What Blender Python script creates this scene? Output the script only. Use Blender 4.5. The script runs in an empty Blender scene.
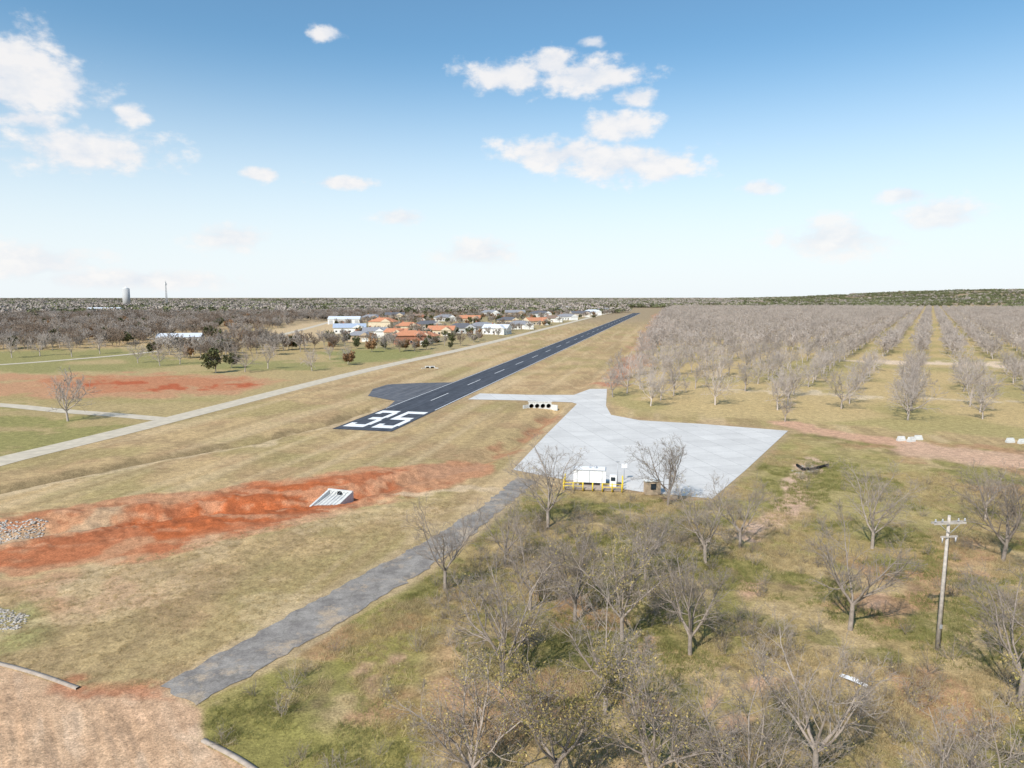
import bpy, bmesh, math, numpy as np
from mathutils import Vector
R = np.random.RandomState(7)
H=26.0; F=692.0; PITCH=math.radians(7.17)
sc=bpy.context.scene
cp,sp=math.cos(PITCH),math.sin(PITCH)
# ---------- survey helper: photo measurement -> ground coordinates in metres
def G(px,py):
    a=(px-512)/F; b=(384-py)/F
    dy=cp+b*sp; dz=-sp+b*cp
    t=H/(-dz)
    return (a*t, dy*t)
def GP(l): return np.array([G(*p) for p in l])
def link(o,parent=None):
    sc.collection.objects.link(o)
    if parent: o.parent=parent
    return o
# ---------- numpy noise
TAB=R.rand(256,256)
def vnoise(x,y):
    xi=np.floor(x).astype(int); yi=np.floor(y).astype(int)
    fx=x-xi; fy=y-yi
    fx=fx*fx*(3-2*fx); fy=fy*fy*(3-2*fy)
    a=TAB[xi%256,yi%256]; b=TAB[(xi+1)%256,yi%256]; c=TAB[xi%256,(yi+1)%256]; d=TAB[(xi+1)%256,(yi+1)%256]
    return (a*(1-fx)+b*fx)*(1-fy)+(c*(1-fx)+d*fx)*fy
def fbm(x,y,o=4):
    s=0;A=.5;n=0
    for i in range(o):
        s=s+A*vnoise(x*2**i+17.3*i,y*2**i+5.1*i); n+=A; A*=.5
    return s/n
def sstep(a,b,x):
    t=np.clip((x-a)/(b-a),0,1); return t*t*(3-2*t)
def segdist(X,Y,p,q):
    dx,dy=q[0]-p[0],q[1]-p[1]; L=dx*dx+dy*dy+1e-9
    t=np.clip(((X-p[0])*dx+(Y-p[1])*dy)/L,0,1)
    return np.hypot(X-p[0]-t*dx,Y-p[1]-t*dy)
def linedist(X,Y,pl):
    d=np.full(X.shape,1e9)
    for i in range(len(pl)-1): d=np.minimum(d,segdist(X,Y,pl[i],pl[i+1]))
    return d
def inpoly(X,Y,P):
    ins=np.zeros(X.shape,bool); n=len(P); j=n-1
    for i in range(n):
        xi,yi=P[i]; xj,yj=P[j]
        c=((yi>Y)!=(yj>Y))
        if yj!=yi: ins^= c & (X<(xj-xi)*(Y-yi)/(yj-yi)+xi)
        j=i
    return ins
def sdpoly(X,Y,P):  # positive inside
    d=linedist(X,Y,np.vstack([P,P[:1]]))
    return np.where(inpoly(X,Y,P),d,-d)
# ---------- runway frame
RA=np.array(G(332,429)); az=math.radians(13.15)
RD=np.array([math.sin(az),math.cos(az)]); RN=np.array([math.cos(az),-math.sin(az)])
RB=np.array(G(389,433)); RW=float(np.dot(RB-RA,RN))
RE=np.array(G(641,313)); RL=float(np.dot(RE-RA,RD))
def rw(u,v): return RA+RN*u+RD*v
runway_poly=np.array([rw(0,0),rw(RW,0),rw(RW,RL),rw(0,RL)])
turn_poly=np.array(list(GP([(368,396),(373,389),(388,384.5),(420,383),(452,382.5),(475,376)]))+[rw(.5,95),rw(.5,25)]+list(GP([(395,401)])))
apron_poly=GP([(513,470),(545,436),(577,404),(572,402.5),(520,400.5),(468,399.5),(480,393.5),(530,395),(574,395),(590,389),(607,389),(606,406),(611,415),(640,420.5),(700,424),(788,431),(745,471),(712,499),(640,492),(575,482)])
path_poly=GP([(160,687),(202,664),(242,642),(287,616),(332,591),(377,567),(422,544),(482,507),(517,477),(536,482),(498,513),(453,551),(417,576),(377,600),(332,628),(287,655),(241,681),(196,706)])
def ribbon(pl,hw):
    pl=np.array(pl); 
    for _ in range(2):
        q=[pl[0]]
        for i in range(len(pl)-1): q+= [pl[i]*.75+pl[i+1]*.25, pl[i]*.25+pl[i+1]*.75]
        q.append(pl[-1]); pl=np.array(q)
    t=np.gradient(pl,axis=0); t/=np.linalg.norm(t,axis=1)[:,None]
    n=np.stack([-t[:,1],t[:,0]],1)
    return pl+n*hw, pl-n*hw
R1=GP([(-120,495),(0,461),(60,447),(130,430),(165,421),(240,402),(330,379),(400,362.5),(470,348),(560,325),(625,309)])
R2=GP([(-120,398),(0,404.5),(60,411),(110,414.5),(160,419)])
R3=GP([(-120,371),(0,365),(60,360.5),(125,355),(160,351)])
R4=GP([(265,338),(290,333),(312,327),(330,322)])
roads=[(R1,2.9,'road'),(R2,2.0,'road'),(R3,2.2,'road'),(R4,3.,'road')]
road_polys=[]
for pl,hw,n in roads:
    a,b=ribbon(pl,hw); road_polys.append((a,b))
DITCH=[(GP([(-120,517),(0,489),(130,463),(250,441),(330,422),(365,410)]),1.6,.9),
       (GP([(-60,540),(0,533),(100,520),(200,508),(330,497),(400,482),(470,462),(520,440),(556,410)]),2.4,1.1),
       (GP([(575,388),(600,372),(640,340),(655,325)]),2.0,.7)]
PAVED=[runway_poly,turn_poly,apron_poly,path_poly]
KERB=GP([(-160,640),(-60,652),(0,664),(40,675),(78,689)])
KERB2=GP([(203,741),(235,757),(262,775),(300,810)])
SANDP=GP([(-400,640),(0,666),(78,691),(163,688),(200,710),(205,744),(262,777),(380,1200),(-900,1200)])
a2=math.radians(-52)
def height(X,Y):
    X=np.asarray(X,float); Y=np.asarray(Y,float)
    d=np.hypot(X,Y); A=np.degrees(np.arctan2(X,Y))
    near=d<1500
    xs,ys=X[near],Y[near]
    m=np.full(xs.shape,50.)
    for P in PAVED: m=np.minimum(m,np.maximum(0,-sdpoly(xs,ys,P)))
    for pl,hw,_ in roads: m=np.minimum(m,np.maximum(0,linedist(xs,ys,pl)-hw-.8))
    m=np.minimum(m,np.maximum(0,linedist(xs,ys,KERB)-.5)); m=np.minimum(m,np.maximum(0,linedist(xs,ys,KERB2)-.5))
    f=sstep(.3,4,m)
    z=(fbm(xs/11,ys/11,3)-.5)*.5+(fbm(xs/2.2+40,ys/2.2,3)-.5)*.16
    for pl,w,dep in DITCH:
        q=linedist(xs,ys,pl); z=z-dep*np.exp(-(q/w)**2)
    red=linedist(xs,ys,DITCH[1][0][:6])
    z=z+np.exp(-(red/9)**2)*(fbm(xs/1.6,ys/1.6,4)-.5)*.9
    us=xs*math.cos(a2)+ys*math.sin(a2); vs=-xs*math.sin(a2)+ys*math.cos(a2)
    z=z+inpoly(xs,ys,SANDP)*((fbm(us/5,vs/.7,3)-.5)*.22)
    Z=np.zeros(X.shape); Z[near]=z*f
    amp=8+46*sstep(16,34,A)
    Z=Z+sstep(2300,4600,d)*amp*(.55+.9*fbm(X/900+3,Y/900,3))
    return Z
# ---------- materials
def nodes(name):
    m=bpy.data.materials.new(name); m.use_nodes=True
    nt=m.node_tree; b=nt.nodes['Principled BSDF']; b.inputs['Roughness'].default_value=.9
    b.inputs['Specular IOR Level'].default_value=.2
    return m,nt,b
def N(nt,t,**k):
    n=nt.nodes.new(t)
    for a,v in k.items(): setattr(n,a,v)
    return n
def noise(nt,scale,detail=4,rough=.55,vec=None,mapscale=None,rot=0):
    t=N(nt,'ShaderNodeTexNoise'); t.inputs['Scale'].default_value=scale; t.inputs['Detail'].default_value=detail; t.inputs['Roughness'].default_value=rough
    g=N(nt,'ShaderNodeNewGeometry'); src=g.outputs['Position'] if vec is None else vec
    if mapscale:
        r_=N(nt,'ShaderNodeMapping'); r_.inputs['Rotation'].default_value=(0,0,rot); nt.links.new(src,r_.inputs['Vector'])
        mp=N(nt,'ShaderNodeMapping'); mp.inputs['Scale'].default_value=mapscale
        nt.links.new(r_.outputs[0],mp.inputs['Vector']); src=mp.outputs['Vector']
    nt.links.new(src,t.inputs['Vector']); return t.outputs['Fac']
def maprange(nt,v,a,b,c,d):
    m=N(nt,'ShaderNodeMapRange'); nt.links.new(v,m.inputs['Value'])
    for i,x in zip(('From Min','From Max','To Min','To Max'),(a,b,c,d)): m.inputs[i].default_value=x
    return m.outputs['Result']
def math2(nt,op,a,b):
    m=N(nt,'ShaderNodeMath',operation=op)
    for i,x in enumerate((a,b)):
        if isinstance(x,(int,float)): m.inputs[i].default_value=x
        else: nt.links.new(x,m.inputs[i])
    return m.outputs[0]
def scalecol(nt,col,fac):
    v=N(nt,'ShaderNodeVectorMath',operation='SCALE')
    if isinstance(col,tuple): v.inputs[0].default_value=col[:3]
    else: nt.links.new(col,v.inputs[0])
    if isinstance(fac,float): v.inputs['Scale'].default_value=fac
    else: nt.links.new(fac,v.inputs['Scale'])
    return v.outputs[0]
def mixc(nt,f,a,b):
    m=N(nt,'ShaderNodeMix',data_type='RGBA')
    if isinstance(f,float): m.inputs[0].default_value=f
    else: nt.links.new(f,m.inputs[0])
    for i,x in ((6,a),(7,b)):
        if isinstance(x,tuple): m.inputs[i].default_value=(x+(1,))[:4]
        else: nt.links.new(x,m.inputs[i])
    return m.outputs[2]
def bump(nt,b,h,strength,dist):
    n=N(nt,'ShaderNodeBump'); n.inputs['Strength'].default_value=strength; n.inputs['Distance'].default_value=dist
    nt.links.new(h,n.inputs['Height']); nt.links.new(n.outputs[0],b.inputs['Normal'])
def simple(name,col,var=.15,scale=3,rough=.85,metal=0,objrand=0.):
    m,nt,b=nodes(name); b.inputs['Roughness'].default_value=rough; b.inputs['Metallic'].default_value=metal
    f=maprange(nt,noise(nt,scale,4),.3,.7,1-var,1+var)
    if objrand:
        o=N(nt,'ShaderNodeObjectInfo'); f=math2(nt,'MULTIPLY',f,maprange(nt,o.outputs['Random'],0,1,1-objrand,1+objrand))
    nt.links.new(scalecol(nt,col,f),b.inputs['Base Color']); return m
def plainrand(name,col,objrand):
    m,nt,b=nodes(name); b.inputs['Specular IOR Level'].default_value=0.
    o=N(nt,'ShaderNodeObjectInfo'); nt.links.new(scalecol(nt,col,maprange(nt,o.outputs['Random'],0,1,1-objrand,1+objrand)),b.inputs['Base Color']); return m
def ground_mat():
    m,nt,b=nodes('ground_grass_and_dirt'); b.inputs['Specular IOR Level'].default_value=.05; b.inputs['Roughness'].default_value=1
    at=N(nt,'ShaderNodeAttribute',attribute_name='Col'); col=at.outputs['Color']
    f1=maprange(nt,noise(nt,.9,6,.68),.3,.7,.70,1.26)
    f2=maprange(nt,noise(nt,5.5,4,.7),.3,.7,.62,1.34)
    f=math2(nt,'MULTIPLY',f1,f2)
    nt.links.new(scalecol(nt,col,f),b.inputs['Base Color'])
    bump(nt,b,noise(nt,7,4,.7),.65,.13)
    return m
def asphalt_mat(name,base,patch):
    m,nt,b=nodes(name)
    c=mixc(nt,maprange(nt,noise(nt,.5,5,.65),.4,.65,0,1),base,patch)
    f2=math2(nt,'MULTIPLY',maprange(nt,noise(nt,9,3,.7),.3,.7,.85,1.15),maprange(nt,noise(nt,1.0,4,.6,mapscale=(1.2,.03,1),rot=az),.3,.7,.7,1.3))
    nt.links.new(scalecol(nt,c,f2),b.inputs['Base Color']); return m
def old_asphalt():
    m,nt,b=nodes('weathered_asphalt')
    c=mixc(nt,maprange(nt,noise(nt,.55,6,.7),.38,.62,0,1),(.19,.17,.155),(.32,.29,.26))
    c=mixc(nt,maprange(nt,noise(nt,.25,6,.75),.53,.64,0,.85),c,(.44,.34,.24))
    v=N(nt,'ShaderNodeTexVoronoi',feature='DISTANCE_TO_EDGE'); v.inputs['Scale'].default_value=.4
    g=N(nt,'ShaderNodeNewGeometry'); ns=N(nt,'ShaderNodeTexNoise'); ns.inputs['Scale'].default_value=1.2; nt.links.new(g.outputs['Position'],ns.inputs['Vector'])
    va=N(nt,'ShaderNodeVectorMath',operation='ADD'); nt.links.new(g.outputs['Position'],va.inputs[0]); nt.links.new(ns.outputs['Color'],va.inputs[1]); nt.links.new(va.outputs[0],v.inputs['Vector'])
    c=mixc(nt,maprange(nt,v.outputs['Distance'],.0,.025,.35,0),c,(.12,.11,.08))
    c=scalecol(nt,c,maprange(nt,noise(nt,10,4,.7),.3,.7,.75,1.25))
    nt.links.new(c,b.inputs['Base Color']); bump(nt,b,noise(nt,12,4),.4,.03); return m
def concrete_mat(name,base,joint=4.5,rot=0.):
    m,nt,b=nodes(name)
    g=N(nt,'ShaderNodeNewGeometry'); mp=N(nt,'ShaderNodeMapping'); mp.inputs['Rotation'].default_value=(0,0,rot); nt.links.new(g.outputs['Position'],mp.inputs['Vector'])
    br=N(nt,'ShaderNodeTexBrick'); br.offset=0; nt.links.new(mp.outputs[0],br.inputs['Vector'])
    br.inputs['Scale'].default_value=1; br.inputs['Brick Width'].default_value=joint; br.inputs['Row Height'].default_value=joint; br.inputs['Mortar Size'].default_value=.04
    br.inputs['Color1'].default_value=tuple(x*1.03 for x in base)+(1,); br.inputs['Color2'].default_value=tuple(x*.94 for x in base)+(1,); br.inputs['Mortar'].default_value=tuple(x*.6 for x in base)+(1,)
    f=math2(nt,'MULTIPLY',maprange(nt,noise(nt,.16,6,.65),.3,.7,.86,1.06),maprange(nt,noise(nt,2.5,5,.7),.3,.7,.94,1.06))
    nt.links.new(scalecol(nt,br.outputs['Color'],f),b.inputs['Base Color']); return m
M={}
M['ground']=ground_mat()
M['runway']=asphalt_mat('runway_asphalt',(.058,.064,.078),(.082,.088,.105))
M['turn']=asphalt_mat('turnaround_asphalt',(.10,.105,.12),(.15,.15,.16))
M['oldasph']=old_asphalt()
M['conc']=concrete_mat('apron_concrete',(.62,.595,.565),4.5,-az)
M['road']=simple('road_gravel_concrete',(.54,.465,.36),.14,.6)
M['white']=simple('white_paint',(.8,.8,.8),.12,2)
M['kerb']=simple('kerb_concrete',(.36,.30,.25),.2,3)
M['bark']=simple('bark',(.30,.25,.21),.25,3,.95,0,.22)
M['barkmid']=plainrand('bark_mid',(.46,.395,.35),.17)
M['barkfarhaze']=plainrand('bark_far_haze',(.37,.32,.28),.2)  # paler than near bark: distance haze is put into the colour
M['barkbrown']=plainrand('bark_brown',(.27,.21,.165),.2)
def leafmat(name,c1,c2,island=True):
    m,nt,b=nodes(name); g=N(nt,'ShaderNodeNewGeometry'); o=N(nt,'ShaderNodeObjectInfo')
    c=mixc(nt,g.outputs['Random Per Island'],c1,c2)
    nt.links.new(scalecol(nt,c,maprange(nt,o.outputs['Random'],0,1,.75,1.3)),b.inputs['Base Color']); return m
M['leafdry']=leafmat('leaf_dry',(.40,.30,.12),(.22,.19,.06))
M['leafgreen']=leafmat('leaf_green',(.06,.07,.03),(.13,.125,.055))
M['leafolive']=leafmat('leaf_olive',(.11,.125,.06),(.175,.175,.09))
M['leafrust']=leafmat('leaf_rust',(.30,.15,.075),(.23,.16,.08))
M['grassdry']=leafmat('grass_dry',(.52,.40,.22),(.36,.28,.14))
M['grassgreen']=leafmat('grass_green',(.19,.20,.06),(.32,.28,.11))
# ---------- mesh builders
def fastmesh(name,V,Fq,mats,midx=None,smooth=False):
    me=bpy.data.meshes.new(name); V=np.asarray(V,np.float32); Fq=np.asarray(Fq,np.int32)
    k=Fq.shape[1]
    me.vertices.add(len(V)); me.vertices.foreach_set('co',V.ravel())
    me.loops.add(Fq.size); me.loops.foreach_set('vertex_index',Fq.ravel())
    me.polygons.add(len(Fq)); me.polygons.foreach_set('loop_start',np.arange(0,Fq.size,k,dtype=np.int32))
    for m in mats: me.materials.append(m)
    if midx is not None: me.polygons.foreach_set('material_index',np.asarray(midx,np.int32))
    if smooth: me.polygons.foreach_set('use_smooth',np.ones(len(Fq),bool))
    me.update(calc_edges=True); return me
def flat(name,poly,z,mat,parent=None,jit=0):
    P=np.array(poly)
    if jit:
        q=[]
        for i in range(len(P)):
            a=P[i]; b=P[(i+1)%len(P)]; n=max(1,int(np.linalg.norm(b-a)/.6))
            for k in range(n):
                p=a+(b-a)*k/n; q.append(p+ (0 if k==0 else 1)*R.normal(0,jit,2))
        P=np.array(q)
    bm=bmesh.new(); vs=[bm.verts.new((p[0],p[1],z)) for p in P]; f=bm.faces.new(vs); f.normal_update()
    if f.normal.z<0: f.normal_flip()
    bmesh.ops.triangulate(bm,faces=bm.faces[:])
    me=bpy.data.meshes.new(name); bm.to_mesh(me); bm.free(); me.materials.append(mat)
    return link(bpy.data.objects.new(name,me),parent)
class MB:
    def __init__(s): s.bm=bmesh.new(); s.mats=[]
    def mi(s,m):
        if m not in s.mats: s.mats.append(m)
        return s.mats.index(m)
    def box(s,c,d,m,rz=0,taper=1):
        vs=[]
        for k in (-1,1):
            for i,j in ((-1,-1),(1,-1),(1,1),(-1,1)):
                t=taper if k>0 else 1
                x,y=i*d[0]/2*t,j*d[1]/2*t
                vs.append(s.bm.verts.new((c[0]+x*math.cos(rz)-y*math.sin(rz),c[1]+x*math.sin(rz)+y*math.cos(rz),c[2]+k*d[2]/2)))
        for q in ((3,2,1,0),(4,5,6,7),(0,1,5,4),(1,2,6,5),(2,3,7,6),(3,0,4,7)):
            f=s.bm.faces.new([vs[i] for i in q]); f.material_index=s.mi(m)
    def cyl(s,p,q,r0,r1,m,n=12,cap=True):
        p=Vector(p);q=Vector(q);t=(q-p).normalized(); a=t.orthogonal().normalized(); b=t.cross(a)
        r=[]
        for c,rr in ((p,r0),(q,r1)):
            r.append([s.bm.verts.new(c+a*rr*math.cos(2*math.pi*i/n)+b*rr*math.sin(2*math.pi*i/n)) for i in range(n)])
        for i in range(n):
            f=s.bm.faces.new((r[0][i],r[0][(i+1)%n],r[1][(i+1)%n],r[1][i])); f.material_index=s.mi(m); f.smooth=True
        if cap:
            for l in (r[0][::-1],r[1]):
                f=s.bm.faces.new(l); f.material_index=s.mi(m)
    def poly(s,pts,m):
        f=s.bm.faces.new([s.bm.verts.new(p) for p in pts]); f.material_index=s.mi(m)
    def done(s,name,parent=None,loc=None,rz=0):
        me=bpy.data.meshes.new(name); s.bm.to_mesh(me); s.bm.free()
        for m in s.mats: me.materials.append(m)
        o=link(bpy.data.objects.new(name,me),parent)
        if loc is not None: o.location=loc
        o.rotation_euler=(0,0,rz); return o
def empty(name,loc,rz=0):
    o=link(bpy.data.objects.new(name,None)); o.location=loc; o.rotation_euler=(0,0,rz); return o
def hz(x,y): return float(height(np.array([x]),np.array([y]))[0])
# ---------- GROUND
th=np.concatenate([np.radians(np.linspace(-47,47,820)),np.radians(np.linspace(47,313,90)[1:-1])])
yr=np.concatenate([np.arange(1.2,12,.5),np.arange(12,740,1.25)])
rad=np.concatenate([H*F/yr,[20,14,8,3]])
nT,nR=len(th),len(rad)
TT,RR=np.meshgrid(th,rad); X=(RR*np.sin(TT)).ravel(); Y=(RR*np.cos(TT)).ravel()
Z=height(X,Y)
straw=np.array([.51,.38,.205]); col=np.tile(straw,(len(X),1))
wx=(fbm(X/6,Y/6,4)-.5); wy=(fbm(X/6+90,Y/6+33,4)-.5)
dist=np.hypot(X,Y); ws=np.clip(dist/60,1,6)
XW=X+wx*3*ws; YW=Y+wy*5*ws
def put(mask,c):
    global col
    c=np.array(c); mask=np.clip(mask,0,1)[:,None]; col=col*(1-mask)+c*mask
def zone(px,c,soft=1.5,k=1.,nz=None,warp=True):
    P=GP(px); 
    x,y=(XW,YW) if warp else (X,Y)
    lo=P.min(0)-40; hi=P.max(0)+40
    b=(X>lo[0])&(X<hi[0])&(Y>lo[1])&(Y<hi[1])
    m=np.zeros(len(X)); m[b]=sstep(-soft,soft,sdpoly(x[b],y[b],P))*k
    if nz is not None:
        s,t0,t1=nz; m=m*sstep(t0,t1,fbm(X/s+P[0,0],Y/s,4))
    put(m,c)
def lzone(px,hw,c,soft=1.,k=1.,nz=None,warp=True,world=False):
    P=px if world else GP(px); x,y=(XW,YW) if warp else (X,Y)
    q=linedist(x,y,P); m=sstep(hw+soft,hw-soft*.3,q)*k
    if nz is not None:
        s,t0,t1=nz; m=m*sstep(t0,t1,fbm(X/s+3,Y/s,4))
    put(m,c)
def nput(s,t0,t1,c,k=1.,off=0.,base=None):
    m=sstep(t0,t1,fbm(X/s+off,Y/s+off,4))*k
    if base is not None: m=m*base
    put(m,c)
u=(X-RA[0])*RN[0]+(Y-RA[1])*RN[1]; v=(X-RA[0])*RD[0]+(Y-RA[1])*RD[1]
nput(30,.5,.62,(.42,.33,.17),.6); nput(70,.5,.65,(.55,.41,.24),.7,20); nput(7,.5,.62,(.42,.295,.165),.75,31); nput(3,.55,.68,(.34,.25,.14),.55,61); nput(18,.54,.66,(.34,.30,.13),.55,131)
put(sstep(.50,.68,fbm(u/1.8,v/60,3))*.6*(dist<900),(.35,.265,.145)); put(sstep(.5,.7,fbm(u/2.6+50,v/80,3))*.45*(dist<900),(.62,.49,.30))
put(sstep(500,900,dist),(.35,.28,.18))
zone([(-900,352),(130,348),(330,340),(440,352),(330,378),(165,420),(-900,560)],(.43,.345,.175),4,.8)
zone([(-600,350),(120,349),(200,362),(330,362),(330,370),(100,372),(-600,374)],(.27,.27,.11),3,.8,(25,.36,.54))
zone([(-600,404),(0,407),(70,414),(150,421),(128,431),(60,446),(0,459),(-600,560)],(.28,.27,.105),2.,.9)
zone([(-600,404),(0,407),(70,414),(150,421),(128,431),(60,446),(0,459),(-600,560)],(.44,.34,.18),2.,.8,(9,.47,.62))
zone([(-600,372),(20,374),(120,373),(250,375),(285,381),(240,393),(150,396),(100,402),(20,399),(-600,394)],(.50,.28,.165),3,.85,(12,.25,.45))
zone([(40,378),(120,375),(245,377),(265,382),(235,390),(150,391),(110,394),(40,392)],(.48,.22,.12),2.5,.85,(9,.35,.5))
lzone([(95,382),(150,386),(200,388),(245,384)],3.4,(.44,.125,.06),2,.95,(7,.32,.42))
lzone([(0,398),(60,401),(200,399)],3,(.36,.31,.14),3,.7)
zone([(320,352),(400,345),(440,350),(420,358),(340,366)],(.27,.275,.11),4,.9)
zone([(250,334),(300,324),(335,320),(345,333),(300,345),(262,342)],(.58,.45,.28),5,.8)
zone([(330,345),(345,318),(600,305),(600,316),(440,352)],(.36,.31,.165),5,.8)
OF=[(604,398),(615,388),(664,312),(672,306),(2500,306),(2500,600),(1024,440),(800,421),(640,414)]
zone(OF,(.51,.40,.205),3,.9); zone(OF,(.37,.325,.145),3,.8,(22,.45,.62))
zone([(655,314),(668,312),(664,335),(646,362),(622,388),(596,388),(622,362),(644,335)],(.48,.28,.18),3,.9,(18,.3,.48))
zone([(625,385),(605,388),(590,386),(618,368),(638,352)],(.48,.23,.14),2,.8,(9,.35,.5))
FG=[(195,712),(290,659),(380,604),(455,555),(530,487),(575,484),(640,494),(715,501),(790,433),(1100,452),(1900,900),(1900,2500),(-100,2500),(150,900)]
zone(FG,(.385,.30,.145),1.2)
fgm=inpoly(X,Y,GP(FG)).astype(float)
nput(14,.45,.6,(.26,.24,.09),.88,7,fgm); nput(5,.5,.62,(.49,.38,.21),.8,44,fgm); nput(3,.55,.66,(.19,.19,.065),.65,144,fgm); nput(7,.56,.67,(.44,.25,.155),.6,71,fgm); nput(4,.6,.7,(.22,.165,.10),.6,201,fgm)
zone([(200,712),(300,656),(400,598),(450,600),(430,680),(430,900),(150,900)],(.29,.27,.085),2,.8,(6,.38,.58))
zone([(720,505),(790,435),(900,458),(1000,500),(940,560),(800,560)],(.35,.31,.125),3,.6)
for c,rx in (((400,663),18),((358,672),12),((372,684),10),((770,683),28),((735,727),24),((640,640),14),((700,700),14),((880,600),14),((745,590),16),((600,760),20)):
    x0,y0=c; zone([(x0-rx,y0+5),(x0-rx*.4,y0-7),(x0+rx,y0-8),(x0+rx*.5,y0+4),(x0-rx*.3,y0+10)],(.54,.36,.24),.7,.95,(2,.28,.42))
# red dirt
zone([(-180,548),(0,520),(60,507),(150,494),(270,483),(330,475),(400,468),(470,456),(505,462),(470,484),(400,496),(350,508),(335,520),(262,535),(190,550),(90,567),(0,574),(-180,598)],(.50,.27,.15),.6,1)
zone([(-180,560),(0,549),(60,537),(120,514),(180,500),(250,486),(330,478),(400,474),(402,488),(352,503),(330,515),(255,531),(180,547),(90,562),(0,566),(-180,588)],(.46,.17,.08),.6,.95,(4.5,.25,.42))
zone([(110,520),(180,505),(250,489),(320,482),(345,490),(318,510),(250,524),(170,538)],(.46,.135,.05),.6,.92)
put(sstep(.52,.62,fbm(X/2.2,Y/2.2,4))*.5*sstep(10,6,linedist(X,Y,DITCH[1][0][:6])),(.33,.11,.05))
put(sstep(.54,.64,fbm(X/3.2+70,Y/1.6,4))*.6*sstep(10,6,linedist(X,Y,DITCH[1][0][:6])),(.56,.32,.19))
zone([(-120,535),(0,526),(120,508),(110,522),(0,543),(-120,560)],(.48,.35,.22),1.,.85,(3,.35,.5))
lzone([(390,486),(460,466),(520,440),(556,414)],1.6,(.42,.23,.13),1.2,.85,(5,.3,.5))
lzone([(440,472),(480,457)],4.,(.48,.28,.17),2,.8,(5,.35,.5))
lzone([(400,494),(440,491),(500,488)],.6,(.62,.49,.33),.6,.7)
zone([(0,580),(60,573),(140,575),(170,600),(120,625),(40,620)],(.52,.31,.19),2,.7,(4,.44,.58))
zone([(-100,600),(0,596),(45,610),(50,640),(0,655),(-100,640)],(.32,.30,.13),1.5,.9,(4,.35,.5))
put(sstep(.5,.62,fbm(X/5+9,Y/5,4))*.4*inpoly(X,Y,GP([(-100,600),(100,560),(400,495),(480,505),(160,688),(-100,660)])),(.62,.48,.30))
lzone(DITCH[0][0],1.3,(.27,.21,.115),1.4,.9,world=True)
lzone(DITCH[0][0]+np.array([3.2,0]),.9,(.60,.48,.31),1.,.7,world=True)
# sandy road bottom-left
zone([(-400,640),(-60,654),(0,666),(78,691),(205,744),(262,777),(380,1200),(-900,1200)],(.60,.42,.27),.12,1,warp=False)
zone([(78,690),(120,696),(163,688),(200,710),(203,743),(140,722)],(.61,.42,.28),.4,.95,warp=False)
sand=inpoly(X,Y,SANDP).astype(float)
us=X*math.cos(a2)+Y*math.sin(a2); vs=-X*math.sin(a2)+Y*math.cos(a2)
put(sstep(.45,.6,fbm(us/6,vs/.5,3))*sand*.45,(.50,.33,.205)); put(sstep(.5,.65,fbm(us/5+30,vs/.8,3))*sand*.5,(.68,.52,.37)); put(sstep(.5,.62,fbm(X/3+5,Y/3,4))*sand*.5,(.54,.36,.225))
lzone([(70,684),(100,689),(160,692),(185,698)],.7,(.44,.20,.11),.8,.8,(2,.3,.47))
# right sandy tracks
lzone([(792,424),(815,430),(850,437),(900,445),(960,455),(1100,478)],2.6,(.58,.37,.25),1.6,.95)
lzone([(930,452),(1000,458),(1100,470)],5,(.58,.40,.28),3,.9)
lzone([(812,462),(800,480),(772,508),(745,532)],1.6,(.62,.45,.33),.8,.95)
lzone([(800,490),(775,515)],2.2,(.54,.37,.26),1.,.6)
lzone([(880,361.5),(960,364),(1600,372)],8,(.70,.56,.41),3,.95)
lzone([(720,389),(900,398),(1040,403),(1300,410)],1.8,(.62,.52,.36),1.5,.85)
for P in PAVED[:3]:
    q=-sdpoly(X,Y,P); put((q>-1)*sstep(2.2,.3,q)*.45,(.42,.32,.2))
q=-sdpoly(XW,YW,path_poly); put(sstep(1.2,.2,q)*(q>-2)*.5,(.50,.39,.25))
col=col*np.array([.98,.925,.90])
idx=np.arange(nT*nR).reshape(nR,nT)
a=idx[:-1]; b=idx[1:]; Fq=np.stack([a,b,np.roll(b,-1,1),np.roll(a,-1,1)],-1).reshape(-1,4)
V=np.stack([X,Y,Z],1)
me=fastmesh('ground',V,Fq,[M['ground']],smooth=True)
bm=bmesh.new(); bm.from_mesh(me); bm.verts.ensure_lookup_table()
f=bm.faces.new([bm.verts[int(i)] for i in idx[-1]]); f.smooth=True
bmesh.ops.recalc_face_normals(bm,faces=bm.faces[:])
if bm.faces[:][0].normal.z<0: bmesh.ops.reverse_faces(bm,faces=bm.faces[:])
bm.to_mesh(me); bm.free()
ca=me.color_attributes.new('Col','FLOAT_COLOR','POINT')
ca.data.foreach_set('color',np.hstack([np.clip(col,0,1),np.ones((len(X),1))]).astype(np.float32).ravel())
link(bpy.data.objects.new('ground',me))
# ---------- PAVEMENTS
run=flat('runway',runway_poly,.06,M['runway'])
flat('runway_turnaround',turn_poly,.045,M['turn'],None,.08)
flat('concrete_apron',apron_poly,.05,M['conc'])
flat('asphalt_path',path_poly,.04,M['oldasph'],None,.16)
for ri,((a_,b_),(pl,hw,n)) in enumerate(zip(road_polys,roads)):
    k=len(a_); V=np.zeros((2*k,3)); V[:k,:2]=a_; V[k:,:2]=b_; V[:,2]=.04+.005*ri
    Fq=[(i,i+1,k+i+1,k+i) for i in range(k-1)]
    o=link(bpy.data.objects.new('road',fastmesh('road',V,Fq,[M['road']])))
    if o.data.polygons[0].normal.z<0: o.data.flip_normals()
mk=MB()
def bar(u0,u1,v0,v1): mk.poly([(*rw(u0,v0),.07),(*rw(u1,v0),.07),(*rw(u1,v1),.07),(*rw(u0,v1),.07)],M['white'])
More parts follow.
